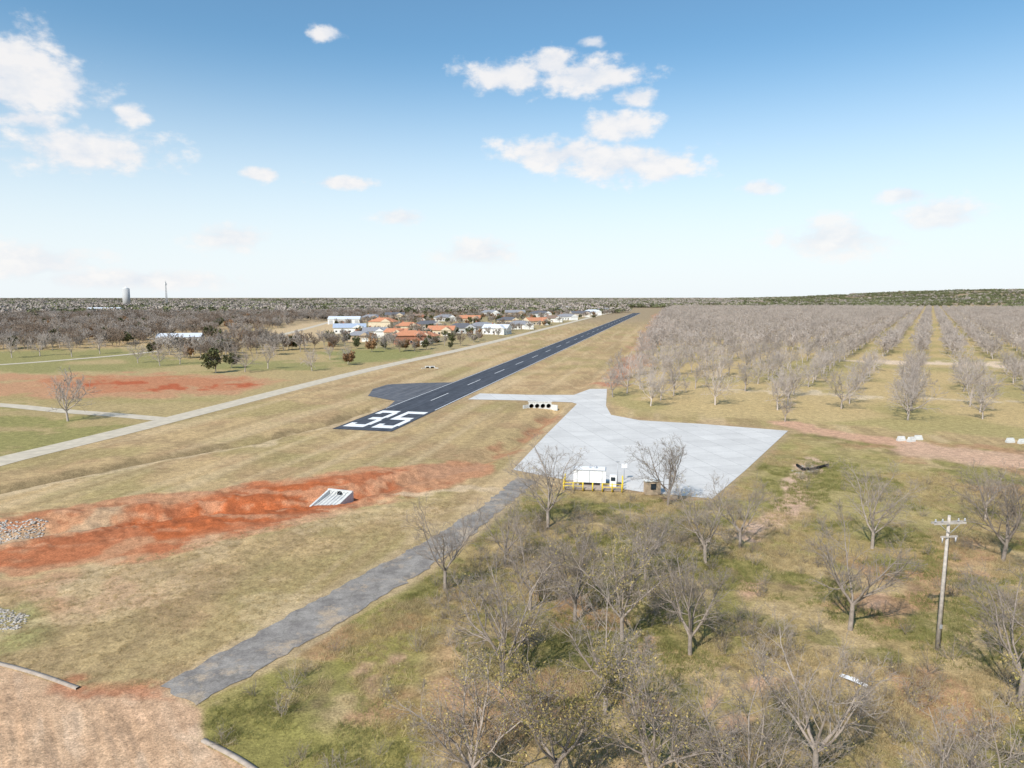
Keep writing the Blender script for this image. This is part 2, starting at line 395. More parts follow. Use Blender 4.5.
def digit(segs,u0,v0,w,h):
    for x0,y0,x1,y1 in segs: bar(u0+x0*w,u0+x1*w,v0+y0*h,v0+y1*h)
dw=RW*.385; v0=3.; dh=20; g=.25; gy=.14
three=[(0,0,.92,gy),(1-g,gy,1,.43),(.3,.43,.92,.57),(1-g,.57,1,1-gy),(0,1-gy,.92,1),(0,gy,g,.22),(0,.78,g,1-gy)]
five=[(0,0,.92,gy),(1-g,gy,1,.47),(0,.47,.92,.61),(0,.61,g,1-gy),(0,1-gy,1,1),(0,gy,g,.22)]
digit(three,RW*.06,v0,dw,dh); digit(five,RW*.55,v0,dw,dh)
vv=40
while vv<RL-20: bar(RW/2-.11,RW/2+.11,vv,vv+14); vv+=32
bar(.2,.38,26,RL-5); bar(RW-.42,RW-.2,26,RL-5)
mk.done('markings',run)
def kerb(pl,name='kerb'):
    a_,b_=ribbon(pl,.14); k=len(a_); V=[];Fq=[]
    for i in range(k):
        for p,z in ((a_[i],-.05),(a_[i],.13),(b_[i],.13),(b_[i],-.05)): V.append((p[0],p[1],z))
    for i in range(k-1):
        for j in range(3): Fq.append((4*i+j,4*i+j+1,4*i+4+j+1,4*i+4+j))
    link(bpy.data.objects.new(name,fastmesh(name,V,Fq,[M['kerb']])))
kerb(KERB); kerb(KERB2)
# ---------- TREES
def tubes(P,Rr,s):
    Nn,K,_=P.shape
    T=np.gradient(P,axis=1); T/=np.linalg.norm(T,axis=2,keepdims=True)+1e-9
    ref=np.where(np.abs(T[...,2:3])>.8,np.array([1.,0,0]),np.array([0,0,1.]))
    A=np.cross(T,ref); A/=np.linalg.norm(A,axis=2,keepdims=True)+1e-9; B=np.cross(T,A)
    an=np.arange(s)*2*np.pi/s
    V=P[:,:,None,:]+Rr[:,:,None,None]*(A[:,:,None,:]*np.cos(an)[None,None,:,None]+B[:,:,None,:]*np.sin(an)[None,None,:,None])
    ix=np.arange(Nn*K*s).reshape(Nn,K,s); a=ix[:,:-1]; b=ix[:,1:]
    Fq=np.stack([a,np.roll(a,-1,2),np.roll(b,-1,2),b],-1).reshape(-1,4)
    return V.reshape(-1,3),Fq
def unit(v): return v/(np.linalg.norm(v,axis=-1,keepdims=True)+1e-9)
def grow(rs,S,D,L,r,K,wob,up,tip):
    P=[S]; d=D.copy()
    for k in range(K):
        d=unit(d+rs.normal(0,wob,d.shape)+np.array([0,0,up])); P.append(P[-1]+d*(L/K)[:,None])
    P=np.stack(P,1); t=np.linspace(0,1,K+1); Rr=r[:,None]*(1-(1-tip)*t[None,:])
    return P,Rr
def spawn(rs,P,Rr,L,m,tmin,ang,lf,rf):
    Nn,K1,_=P.shape; K=K1-1
    t=tmin+(1-tmin)*((np.arange(m)[None,:]+rs.rand(Nn,m))/m); t=np.clip(t,0,.999)
    i=np.floor(t*K).astype(int); f=t*K-i; n=np.arange(Nn)[:,None]
    S=P[n,i]*(1-f[...,None])+P[n,i+1]*f[...,None]; T=unit(P[n,i+1]-P[n,i])
    rr=(Rr[n,i]*(1-f)+Rr[n,i+1]*f)*rf
    Q=unit(np.cross(T,rs.normal(0,1,T.shape))); an=np.radians(ang)*(.7+.6*rs.rand(Nn,m,1))
    D=unit(T*np.cos(an)+Q*np.sin(an)+np.array([0,0,.08]))
    LL=L[:,None]*lf*(1.15-.65*t)*(.75+.5*rs.rand(Nn,m))
    return S.reshape(-1,3),D.reshape(-1,3),LL.ravel(),rr.ravel()
def quads(rs,C,size):
    n=len(C); A=unit(rs.normal(0,1,(n,3))); B=unit(np.cross(A,rs.normal(0,1,(n,3)))); s=size*(.6+.8*rs.rand(n,1))
    V=np.stack([C-A*s-B*s*.5,C+A*s-B*s*.3,C+A*s*.8+B*s*.5,C-A*s*.7+B*s*.6],1).reshape(-1,3)
    return V,np.arange(4*n).reshape(n,4)
def tree(seed,name,hgt=11.,detail=2,mb=None,leaf=None,nleaf=0,lsize=.06,minr=.008,spread=1.):
    rs=np.random.RandomState(seed); Vs=[];Fs=[];Ms=[];off=0
    def add(V,Fq,mi):
        nonlocal off
        Vs.append(V);Fs.append(Fq+off);Ms.append(np.full(len(Fq),mi));off+=len(V)
    s=hgt/11.
    P0,R0=grow(rs,np.array([[0,0,-.25]]),np.array([[rs.normal(0,.05),rs.normal(0,.05),1.]]),np.array([2.4*s]),np.array([.20*s]),4,.05,.1,.8)
    add(*tubes(P0,R0,7),0)
    nl=rs.randint(5,8)
    a=np.arange(nl)*2*np.pi/nl+rs.rand(nl)*.8; e=np.radians(rs.uniform(22,50,nl))*spread
    e[0]=np.radians(10)
    D=np.stack([np.cos(a)*np.sin(e),np.sin(a)*np.sin(e),np.cos(e)],1)
    S=P0[0,-1][None,:]-np.array([0,0,1])*rs.rand(nl,1)*.7*s
    L=rs.uniform(5.8,7.6,nl)*s; r=rs.uniform(.08,.12,nl)*s
    P,Rr=grow(rs,S,D,L,r,7,.13,.06,.2); add(*tubes(P,Rr,6 if detail==2 else 4),0)
    S,D,L,r=spawn(rs,P,Rr,L,9 if detail else 8,.15,48,.46,.6); r=np.maximum(r,minr*1.6)
    P,Rr=grow(rs,S,D,L,r,5 if detail==2 else 3,.16,.06,.3); Rr=np.maximum(Rr,minr); add(*tubes(P,Rr,4 if detail==2 else 3),0)
    PP,RP,LP=P,Rr,L
    m=(6,7,7)[detail]
    S,D,L,r=spawn(rs,PP,RP,LP,m,.15,46,.52,.6); r=np.maximum(r,minr)
    P,Rr=grow(rs,S,D,L,r,3 if detail==2 else 2,.2,.05,.4); Rr=np.maximum(Rr,minr*.8); add(*tubes(P,Rr,3),0)
    if detail==2:
        S,D,L,r=spawn(rs,P,Rr,L,5,.2,42,.6,.6); r=np.clip(r,minr*.8,minr*1.2)
        P,Rr=grow(rs,S,D,L,r,2,.2,.04,.5); add(*tubes(P,Rr,3),0)
    if nleaf:
        tips=P.reshape(-1,3); w=fbm(tips[:,0]/1.5+9,tips[:,1]/1.5+tips[:,2]*.7,2); k=tips[w>.42]
        C=k[rs.randint(0,len(k),nleaf)]+rs.normal(0,.12 if lsize<.1 else .35,(nleaf,3)); C=C[C[:,2]>1.2]
        V,Fq=quads(rs,C,lsize); add(V,Fq,1)
    mats=[mb]+([leaf] if leaf else [])
    return fastmesh(name,np.vstack(Vs),np.vstack(Fs),mats,np.concatenate(Ms))
def collect(name,meshes):
    c=bpy.data.collections.new(name)
    for i,m in enumerate(meshes):
        o=bpy.data.objects.new(name+'_plant_%02d'%i,m); c.objects.link(o)
    return c
def scatter(name,pts,rot,scl,coll,nvar,idxs=None,parent=None):
    n=len(pts); me=bpy.data.meshes.new(name); me.vertices.add(n); me.vertices.foreach_set('co',np.asarray(pts,np.float32).ravel())
    for an,ty,vals in (('rot','FLOAT',rot),('scl','FLOAT',scl),('idx','INT',idxs if idxs is not None else R.randint(0,nvar,n))):
        at=me.attributes.new(an,ty,'POINT'); at.data.foreach_set('value',np.asarray(vals,np.int32 if ty=='INT' else np.float32))
    o=link(bpy.data.objects.new(name,me),parent)
    ng=bpy.data.node_groups.new(name+'_scatter','GeometryNodeTree')
    ng.interface.new_socket('Geometry',in_out='INPUT',socket_type='NodeSocketGeometry'); ng.interface.new_socket('Geometry',in_out='OUTPUT',socket_type='NodeSocketGeometry')
    gi=ng.nodes.new('NodeGroupInput'); go=ng.nodes.new('NodeGroupOutput'); ip=ng.nodes.new('GeometryNodeInstanceOnPoints')
    ci=ng.nodes.new('GeometryNodeCollectionInfo'); ci.inputs[0].default_value=coll; ci.inputs['Separate Children'].default_value=True; ci.inputs['Reset Children'].default_value=True
    def na(nm,ty):
        x=ng.nodes.new('GeometryNodeInputNamedAttribute'); x.data_type=ty; x.inputs['Name'].default_value=nm; return x.outputs['Attribute']
    cx=ng.nodes.new('ShaderNodeCombineXYZ'); er=ng.nodes.new('FunctionNodeEulerToRotation'); Lk=ng.links.new
    Lk(na('rot','FLOAT'),cx.inputs['Z']); Lk(cx.outputs[0],er.inputs[0]); Lk(er.outputs[0],ip.inputs['Rotation']); Lk(na('scl','FLOAT'),ip.inputs['Scale']); Lk(na('idx','INT'),ip.inputs['Instance Index'])
    ip.inputs['Pick Instance'].default_value=True
    Lk(gi.outputs[0],ip.inputs['Points']); Lk(ci.outputs[0],ip.inputs['Instance']); Lk(ip.outputs[0],go.inputs[0])
    md=o.modifiers.new('scatter','NODES'); md.node_group=ng
    return o
near=[tree(100+i,'pecan_near',11,2,M['bark'],M['leafdry'],[100,400,4200,60,1500,300][i],.055,.0115) for i in range(6)]
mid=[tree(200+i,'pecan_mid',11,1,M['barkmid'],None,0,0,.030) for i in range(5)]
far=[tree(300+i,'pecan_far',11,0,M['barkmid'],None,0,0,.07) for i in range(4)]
wood=[tree(350+i,'wood_far',11,0,M['barkbrown'] if i==0 else M['barkfarhaze'],None,0,0,.085) for i in range(3)]
oak=[tree(400+i,'oak',8,0,M['barkfarhaze'],M['leafgreen'] if i<2 else M['leafrust'],1500,.32,.03,1.15) for i in range(3)]
def put_tree(px,py,h,vi,rot,name='pecan_tree',lib=near,base=11.):
    x,y=G(px,py); o=link(bpy.data.objects.new(name,lib[vi])); o.location=(x,y,hz(x,y)); s=h/base; o.scale=(s,s,s); o.rotation_euler=(0,0,rot)
T=[(548,527,11.4,0,.3),(668,505,10.4,5,1.2),(706,562,10.,1,2.2),(740,548,9.,3,4.2),(850,632,11.,3,.5),(872,548,10.4,0,3.),(1003,562,11.2,5,.9),(445,592,9.6,3,1.9),
 (500,690,11.,1,.2),(560,800,10.8,2,2.8),(470,800,9.,4,5.),(655,806,10.,4,1.),(622,640,10.2,4,2.),(575,622,9.4,0,5.1),(690,655,9.6,5,.1),(815,785,10.4,3,3.5),(1020,705,11,0,4.),(1075,600,10,1,2.),
 (505,566,8.2,5,3.3),(645,580,9.,1,4.4),(960,860,9.5,5,1.5),(1090,850,10,2,1.),(380,900,8,3,2.),(605,715,9.2,3,.4),(530,610,8.6,3,1.1),(735,850,10,1,.7),(985,520,8.5,3,2.)]
for t in T: put_tree(*t)
for t in [(68,421,13,0,1.),(245,372,11,1,1.),(268,369,11,2,2.),(312,371,9.5,3,3.),(348,364,9,0,4.),(330,360,7,2,5.),(160,366,10,1,4.),(138,363,10,4,2.),(180,364,10,3,1.),(12,358,12,0,1.),(40,356,12,3,2.),(72,357,12,2,.5),(100,354,12,4,.5),(785,421,6,2,1.)]:
    put_tree(*t,lib=mid)
for t in [(216,373,9.5,0,0.),(350,365,6,2,1.),(232,368,6,1,2.),(372,352,7,2,1.),(452,344,7,0,1.),(415,350,6,2,3.),(330,345,8,1,3.)]: put_tree(*t,name='oak_tree',lib=oak,base=8.)
cm=collect('lib_mid',mid); cf=collect('lib_far',far)
# orchard grid
oa=math.radians(31.0); OD=np.array([math.sin(oa),math.cos(oa)]); ON=np.array([math.cos(oa),-math.sin(oa)])
o0=np.array(G(838,415)); sp_=13.4
ii,jj=np.meshgrid(np.arange(-95,95),np.arange(-60,160)); ii=ii.ravel(); jj=jj.ravel()
P=o0+ii[:,None]*sp_*ON+jj[:,None]*9.8*OD+R.normal(0,.5,(len(ii),2))
OP=GP([(606,397),(612,392),(664,312.5),(672,308.5),(1250,308.5),(1900,440),(1300,440),(1024,424),(900,421),(760,415),(640,411)])
k=inpoly(P[:,0],P[:,1],OP)&(R.rand(len(P))>.05)
st=GP([(868,357),(1024,360),(2000,370),(2000,384),(1024,371),(868,367)]); k&=~inpoly(P[:,0],P[:,1],st)
k&=~inpoly(P[:,0],P[:,1],GP([(720,385),(900,393),(1300,402),(1300,413),(900,402),(720,393)]))|(R.rand(len(P))<.45)
k&=(P[:,1]>0)&(np.abs(np.degrees(np.arctan2(P[:,0],P[:,1])))<44)
P=P[k]; d=np.hypot(P[:,0],P[:,1]); z=height(P[:,0],P[:,1])
orch=empty('pecan_orchard',(0,0,0))
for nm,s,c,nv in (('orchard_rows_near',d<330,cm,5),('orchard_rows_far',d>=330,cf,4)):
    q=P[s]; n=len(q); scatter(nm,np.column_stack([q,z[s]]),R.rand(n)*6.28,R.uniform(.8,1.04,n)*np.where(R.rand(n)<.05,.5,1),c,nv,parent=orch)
# left woodland
n=11000
dd=np.sqrt(R.uniform(260**2,1150**2,n)); aa=np.radians(R.uniform(-43,20,n)); Q=np.column_stack([dd*np.sin(aa),dd*np.cos(aa)])
ex=np.zeros(n,bool)
for pl in ([(300,400),(440,353),(600,317),(636,308),(674,308),(612,395)],
           [(-600,350),(130,352),(200,362),(330,350),(440,353),(300,400),(-600,700)],
           [(250,335),(300,324),(335,322),(332,347),(270,344)],
           [(606,398),(672,308),(1250,308),(2500,440),(2500,700)],
           [(150,350),(160,337),(208,337),(208,350)]): ex|=inpoly(Q[:,0],Q[:,1],GP(pl))
tw=inpoly(Q[:,0],Q[:,1],GP([(328,349),(335,322),(420,312),(600,308),(600,317),(440,353)]))
fn=fbm(Q[:,0]/90,Q[:,1]/90,3)
keep=~ex&(R.rand(n)<np.where(fn>.42,.85,.2))&(~tw|(R.rand(n)<.42))
for pl,hw,_ in roads: keep&=linedist(Q[:,0],Q[:,1],pl)>hw+3
Q=Q[keep]; tw=tw[keep]; n=len(Q); z=height(Q[:,0],Q[:,1])
lib=collect('lib_wood',wood+oak); ix=np.where(R.rand(n)<np.where(tw,.4,.13),R.randint(3,6,n),R.randint(0,3,n))
scatter('distant_trees',np.column_stack([Q,z]),R.rand(n)*6.28,R.uniform(.6,1.05,n)*np.where(tw,.8,1),lib,6,ix)
def patch(seed,green):
    rs=np.random.RandomState(seed); C=[];mi=[]
    for _ in range(14):
        c=rs.uniform(-28,28,2); h=rs.uniform(6,10); r=rs.uniform(4,6); g=rs.rand()<green
        n=34; q=unit(rs.normal(0,1,(n,3)))*rs.uniform(.5,1,(n,1))**.5*np.array([r,r,h*.38])+np.array([c[0],c[1],h*.62]); C.append(q); mi.append(np.full(n,int(g)))
    V,Fq=quads(rs,np.vstack(C),1.4); return fastmesh('woodpatch',V,Fq,[M['barkfarhaze'],M['leafolive']],np.concatenate(mi))
pat=[patch(i,.12) for i in range(4)]+[patch(20+i,.85) for i in range(3)]
cpz=collect('lib_patch',pat)
n=9000; dd=np.concatenate([np.sqrt(R.uniform(1100**2,3000**2,n//2)),R.uniform(3000,5600,n//2)]); aa=np.radians(R.uniform(-43,43,n)); Q=np.column_stack([dd*np.sin(aa),dd*np.cos(aa)])
k=((fbm(Q[:,0]/260,Q[:,1]/260,3)>.40)|(dd>3600))&~inpoly(Q[:,0],Q[:,1],OP)&~inpoly(Q[:,0],Q[:,1],GP([(600,317),(630,309),(674,309),(660,330)])); Q=Q[k];dd=dd[k];aa=aa[k];n=len(Q)
gr=R.rand(n)<np.where(np.degrees(aa)>18,.9,.35); ix=np.where(gr,R.randint(4,7,n),R.randint(0,4,n))
scatter('woodland',np.column_stack([Q,height(Q[:,0],Q[:,1])]),R.rand(n)*6.28,R.uniform(.8,1.25,n),cpz,7,ix)
# ---------- brush and grass
def tuft(seed,mat,h=.35,nb=26,w=.012,sp=.22):
    rs=np.random.RandomState(seed); S=np.column_stack([rs.normal(0,sp,(nb,2)),np.full(nb,-.03)])
    D=unit(np.column_stack([rs.normal(0,.45,(nb,2)),np.ones(nb)])); L=h*rs.uniform(.5,1.2,nb)
    P,Rr=grow(rs,S,D,L,np.full(nb,w),2,.2,-.1,.3); return fastmesh('tuft',*tubes(P,Rr,3),[mat])
def shrub(seed):
    rs=np.random.RandomState(seed); nb=9; S=np.column_stack([rs.normal(0,.15,(nb,2)),np.full(nb,-.05)])
    D=unit(np.column_stack([rs.normal(0,.5,(nb,2)),np.ones(nb)])); L=rs.uniform(.9,2.1,nb)
    P,Rr=grow(rs,S,D,L,np.full(nb,.016),4,.15,.05,.4); V1,F1=tubes(P,Rr,3)
    S,D,L2,r=spawn(rs,P,Rr,L,7,.15,45,.45,.7); P2,R2_=grow(rs,S,D,L2,np.maximum(r,.009),3,.2,.05,.5); V2,F2=tubes(P2,R2_,3)
    nl=120 if seed%2 else 30
    tips=P2.reshape(-1,3); V3,F3=quads(rs,tips[rs.randint(0,len(tips),nl)],.045)
    Fq=np.vstack([F1,F2+len(V1),F3+len(V1)+len(V2)]); return fastmesh('shrub',np.vstack([V1,V2,V3]),Fq,[M['bark'],M['leafdry']],np.r_[np.zeros(len(F1)+len(F2)),np.ones(nl)])
ct=collect('lib_tuft',[tuft(1,M['grassdry']),tuft(2,M['grassdry'],.5,20),tuft(3,M['grassgreen'],.25,30),tuft(4,M['grassgreen'],.4)])
cs=collect('lib_brush',[shrub(i) for i in range(5)])
def sample(poly,n,dmax):
    P=GP(poly); lo=P.min(0);hi=P.max(0); hi=np.minimum(hi,dmax); lo=np.maximum(lo,-dmax); q=R.uniform(lo,hi,(n*6,2)); q=q[inpoly(q[:,0],q[:,1],P)&(q[:,1]>22)&(np.hypot(q[:,0],q[:,1])<dmax)&(np.abs(q[:,0])<q[:,1]*.95+6)][:n]
    return q
FGs=[(205,715),(290,664),(380,609),(458,560),(532,492),(575,488),(640,498),(718,505),(790,436),(1400,500),(1900,900),(700,1300),(250,900)]
q=sample(FGs,24000,120); f=fbm(q[:,0]/4,q[:,1]/4,3); q=q[f>.42]; n=len(q)
grn=fbm(q[:,0]/10+7,q[:,1]/10,3)>.5; ix=np.where(grn,R.randint(2,4,n),R.randint(0,2,n))
scatter('grass',np.column_stack([q,height(q[:,0],q[:,1])]),R.rand(n)*6.28,R.uniform(.5,1.2,n),ct,4,ix)
q=sample([(0,590),(300,520),(470,500),(160,686),(75,686),(0,660)],3500,110); n=len(q)
scatter('grass',np.column_stack([q,height(q[:,0],q[:,1])]),R.rand(n)*6.28,R.uniform(.25,.6,n),ct,4,R.randint(0,2,n))
q=sample([(440,720),(430,600),(540,510),(700,520),(760,560),(800,640),(900,700),(1000,600),(1300,700),(1300,1000),(440,1000)],1100,100)
q2=sample(FGs,220,115); q=np.vstack([q[fbm(q[:,0]/5+60,q[:,1]/5,3)>.46],q2]); n=len(q)
scatter('brush',np.column_stack([q,height(q[:,0],q[:,1])]),R.rand(n)*6.28,R.uniform(.35,1.1,n),cs,5)
# ---------- BUILDINGS
M['glass']=simple('window_glass',(.03,.04,.05),.1,1,.1); M['dark']=simple('black_and_pipe_shade',(.015,.015,.015),.1,1)  # near-black for wire and drain pipe; also paints the shade inside pipe openings
M['trim']=simple('trim_white',(.75,.74,.7),.08,2)
walls={k:simple('wall_'+k,c,.12,1.5) for k,c in dict(cream=(.62,.52,.38),white=(.76,.75,.72),brick=(.38,.18,.12),tan=(.48,.37,.26),grey=(.46,.46,.46),stone=(.55,.48,.4)).items()}
roofs={k:simple('roof_'+k,c,.15,1.2,.8) for k,c in dict(grey=(.26,.26,.28),dark=(.13,.13,.145),brown=(.24,.17,.13),orange=(.52,.23,.13),white=(.60,.63,.68),blue=(.36,.42,.52)).items()}
def house(px,py,w,d,h,rz,wall,roof,hip=False,name='house'):
    w*=1.12; d*=1.12; h*=1.18
    x,y=G(px,py); e=empty(name,(x,y,0),rz); wm=walls[wall]; rm=roofs[roof]; tr=M['trim']
    b=MB(); b.box((0,0,h/2-.2),(w,d,h+.4),wm)
    rh=d*.24
    if w>13: b.box((w*.27,-d/2-1.9,h/2-.2),(w*.36,3.8-.01,h+.4),wm)
    b.done('walls',e)
    b=MB(); o=.6; x0,x1,y0,y1=-w/2-o,w/2+o,-d/2-o,d/2+o; ins=d/2 if hip else 0
    r0=(x0+ins,0,h+rh); r1=(x1-ins,0,h+rh); c=[(x0,y0,h+.03),(x1,y0,h+.03),(x1,y1,h+.03),(x0,y1,h+.03)]
    b.poly([c[0],c[1],r1,r0],rm); b.poly([c[2],c[3],r0,r1],rm); b.poly([c[1],c[2],r1],rm if hip else wm); b.poly([c[3],c[0],r0],rm if hip else wm); b.poly([c[3],c[2],c[1],c[0]],tr)
    if w>13:
        gx=w*.27; gw=w*.18+.5; yf=-d/2-3.8-.5; gh=rh*.8
        a=(gx-gw,yf,h+.06); bb=(gx+gw,yf,h+.06); rf=(gx,yf,h+.06+gh); rb=(gx,0,h+.06+gh)
        b.poly([a,rf,rb,(gx-gw,-d*.1,h+.06)],rm); b.poly([bb,(gx+gw,-d*.1,h+.06),rb,rf],rm); b.poly([a,bb,rf],wm)
    b.box((-w*.2,d*.12,h+rh*.8),(.9,.9,rh*.9+.6),walls['brick'])
    b.done('roof',e)
    b=MB()
    for wx_ in np.arange(-w/2+1.8,w/2-1.2,3.2):
        if w>13 and w*.06<wx_<w*.48: continue
        b.box((wx_,-d/2-.02,1.6),(1.5,.08,1.3),M['trim']); b.box((wx_,-d/2-.05,1.6),(1.25,.1,1.05),M['glass'])
    for yy in (-d*.25,d*.2):
        for sx in (-1,1): b.box((sx*(w/2+.02),yy,1.6),(.08,1.3,1.2),M['glass'])
    b.done('windows',e)
    b=MB(); b.box((-.3,-d/2-.03,1.05),(1.0,.1,2.1),roofs['brown'])
    if w>13: b.box((w*.27,-d/2-3.83,1.15),(w*.24,.08,2.2),M['trim'])
    b.done('doors',e)
hs=[(350,333,20,11,3.4,.2,'white','blue'),(384,329,19,12,5.2,-.2,'cream','orange'),(410,344,15,10,4.2,.3,'brick','orange'),(398,338,13,9,3.2,-.3,'cream','orange'),(361,341,14,9,3,0,'tan','grey'),
 (428,329,18,11,3.4,.4,'stone','dark'),(442,335,16,11,3,-.1,'cream','orange'),(462,333,19,12,3.4,.1,'grey','dark'),(482,331,18,11,3.3,.5,'white','grey'),(497,334,16,10,3.6,-.3,'white','white'),
 (520,329,18,11,3.3,.2,'white','grey'),(508,324,18,11,3.3,.2,'cream','dark'),(536,325,19,12,3.3,.5,'cream','orange'),(552,322,18,12,3.3,.1,'white','brown'),(566,320,20,12,3.3,.3,'white','grey'),(580,317,22,12,4,.2,'stone','dark'),
 (592,315,22,12,4,.2,'white','white'),(603,313,24,12,4,.2,'cream','grey'),(470,322,19,12,3.3,0,'tan','orange'),(445,321,20,12,3.3,.3,'white','grey'),(418,320,20,12,3.3,.1,'brick','brown'),(395,319,20,12,4,.1,'cream','dark'),
 (372,321,20,12,3.3,-.1,'tan','grey'),(540,317,24,13,4,.3,'white','dark'),(515,316,24,13,4,.1,'tan','grey'),(490,316,24,13,4,.1,'white','grey'),(560,313,24,13,4,.1,'white','grey'),(375,337,13,9,3.4,.1,'white','grey'),(424,342,14,9,3.2,-.2,'cream','orange'),(408,332,16,10,4,.1,'cream','orange')]
for i,h_ in enumerate(hs): house(*h_,hip=(i%3!=0))
def barn(px,py,w,d,h,rz,roof='white',wall='white'):
    x,y=G(px,py); e=empty('metal_barn',(x,y,0),rz); b=MB(); b.box((0,0,h/2-.2),(w,d,h+.4),walls[wall]); b.done('walls',e)
    b=MB(); rm=roofs[roof]; x0,x1,y0,y1=-w/2-.3,w/2+.3,-d/2-.4,d/2+.4; rh=d*.16
    b.poly([(x0,y0,h),(x1,y0,h),(x1,0,h+rh),(x0,0,h+rh)],rm); b.poly([(x1,y1,h),(x0,y1,h),(x0,0,h+rh),(x1,0,h+rh)],rm)
    for xx in (x0+.3,x1-.3): b.poly([(xx,y0+.4,h),(xx,y1-.4,h),(xx,0,h+rh)],walls[wall])
    b.done('roof',e); b=MB()
    for xx in np.arange(-w/2+3,w/2-2,6): b.box((xx,-d/2-.03,h*.4),(3.4,.1,h*.78),walls['stone'] if int(xx)%2 else walls['grey'])
    b.done('doors',e)
barn(181,343,23,13,3.6,.25,'white','grey'); barn(345,324,30,16,5,.1,'white'); barn(105,313,50,20,6,.1); barn(560,311,40,18,6,.2,'white'); barn(300,312,36,18,5,.1,'blue')
x,y=G(127,308.); e=empty('water_tower',(x,y,0)); b=MB(); s=y/F
b.cyl((0,0,0),(0,0,H+8.3*s),3.4*s,3.4*s,walls['grey'],32); b.cyl((0,0,H+8.3*s),(0,0,H+9.4*s),3.4*s,.5*s,M['white'],32); b.done('tank',e)
b=MB(); b.cyl((0,0,H+9.2*s),(0,0,H+10.2*s),.35*s,.35*s,M['white'],10)
for k_ in range(8):
    t=k_*math.pi/4; b.cyl((3.3*s*math.cos(t),3.3*s*math.sin(t),H+8.3*s),(3.3*s*math.cos(t),3.3*s*math.sin(t),H+8.9*s),.05*s,.05*s,M['white'],5)
b.done('vent_and_rail',e)
x,y=G(167,306.5); e=empty('radio_mast',(x,y,0)); s=y/F; hh=H+15*s; b=MB()
for k_ in range(3):
    t=k_*2.094; b.cyl((1.1*s*math.cos(t),1.1*s*math.sin(t),0),(.35*s*math.cos(t),.35*s*math.sin(t),hh),.2*s,.2*s,walls['grey'],5)
for zz in np.arange(3,hh,4):
    f=1.1-.75*zz/hh
    for k_ in range(3):
        t=k_*2.094; t2=t+2.094; b.cyl((f*s*math.cos(t),f*s*math.sin(t),zz),(f*s*math.cos(t2),f*s*math.sin(t2),zz+3),.09*s,.09*s,walls['grey'],4)
b.done('lattice',e); b=MB()
for k_ in range(3):
    t=k_*2.094+.5; b.box((1.*s*math.cos(t),1.*s*math.sin(t),hh-2*s),(.5*s,.5*s,2*s),M['white'],t)
b.done('antennas',e)
# ---------- OBJECTS
M['wood']=simple('weathered_wood',(.46,.41,.36),.25,4); M['steel']=simple('galvanised',(.45,.46,.48),.1,6,.5,.4); M['porc']=simple('porcelain',(.5,.5,.52),.05,3,.3)
x,y=G(937,650); e=empty('utility_pole',(x,y,hz(x,y)),.12)
b=MB(); b.cyl((0,0,-.5),(.12,0,10.3),.16,.10,M['wood'],14); b.done('pole',e)
b=MB(); b.box((.11,-.15,9.75),(2.5,.1,.13),M['wood']); b.box((.11,.15,9.75),(2.5,.1,.13),M['wood']); b.box((.11,-.14,8.75),(1.3,.09,.12),M['wood'])
b.cyl((-.7,-.17,9.7),(.11,-.17,9.),.02,.02,M['steel'],6); b.cyl((.9,-.17,9.7),(.11,-.17,9.),.02,.02,M['steel'],6); b.done('crossarms',e)
b=MB()
for xx in (-1.05,-.5,.75,1.25):
    b.cyl((xx,-.15,9.82),(xx,-.15,9.92),.02,.02,M['steel'],6); b.cyl((xx,-.15,9.92),(xx,-.15,10.),.09,.05,M['porc'],10); b.cyl((xx,-.15,10.),(xx,-.15,10.1),.07,.03,M['porc'],10)
for xx in (-.45,.6): b.cyl((xx,-.2,8.7),(xx,-.2,8.35),.05,.04,M['porc'],8)
b.done('insulators',e)
b=MB(); b.cyl((.1,-.2,.2),(.12,-.16,8.9),.018,.018,M['dark'],5); b.box((.0,-.2,1.9),(.2,.05,.3),M['steel']); b.done('ground_wire',e)
M['yellow']=simple('yellow_paint',(.75,.55,.05),.1,3,.6)
x,y=G(593,488); e=empty('fuel_station',(x,y,.05),-.15)
b=MB(); b.box((0,.8,.1),(7.6,4.2,.2),M['kerb']); b.done('plinth',e)
b=MB(); b.box((-.5,1.2,1.5),(4.4,2.0,1.7),M['white']); b.box((-.5,1.2,2.4),(4.2,1.8,.1),M['white']); b.box((-.5,1.2,2.36),(4.5,2.1,.08),M['steel'])
for xx in (-2.2,-.5,1.2): b.box((xx,.19,1.5),(.08,.04,1.6),M['steel'])
for xx in (-2.1,1.1): b.box((xx,1.2,.45),(.3,1.8,.5),M['steel'])
b.cyl((-.5,1.2,2.4),(-.5,1.2,3.1),.06,.06,M['steel'],8); b.cyl((.3,1.2,2.4),(.3,1.2,2.75),.2,.2,M['steel'],12); b.done('tank',e)
b=MB(); b.box((2.7,.6,.95),(.9,.7,1.5),M['white']); b.box((2.7,.22,1.25),(.6,.06,.5),M['glass']); b.cyl((3.3,.6,.2),(3.3,.6,3.6),.05,.05,M['steel'],8); b.box((3.3,.6,3.6),(.5,.2,.12),M['steel']); b.done('pump',e)
b=MB()
for xx in np.linspace(-3.9,3.9,7): b.cyl((xx,-1.7,0),(xx,-1.7,1.15),.09,.09,M['yellow'],10)
for yy in (-.3,1.1,2.6):
    for xx in (-4.,4.): b.cyl((xx,yy,0),(xx,yy,1.15),.09,.09,M['yellow'],10)
for zz in (.6,1.05): b.cyl((-3.9,-1.7,zz),(-1.3,-1.7,zz),.045,.045,M['yellow'],8); b.cyl((1.3,-1.7,zz),(3.9,-1.7,zz),.045,.045,M['yellow'],8)
b.done('bollards',e)
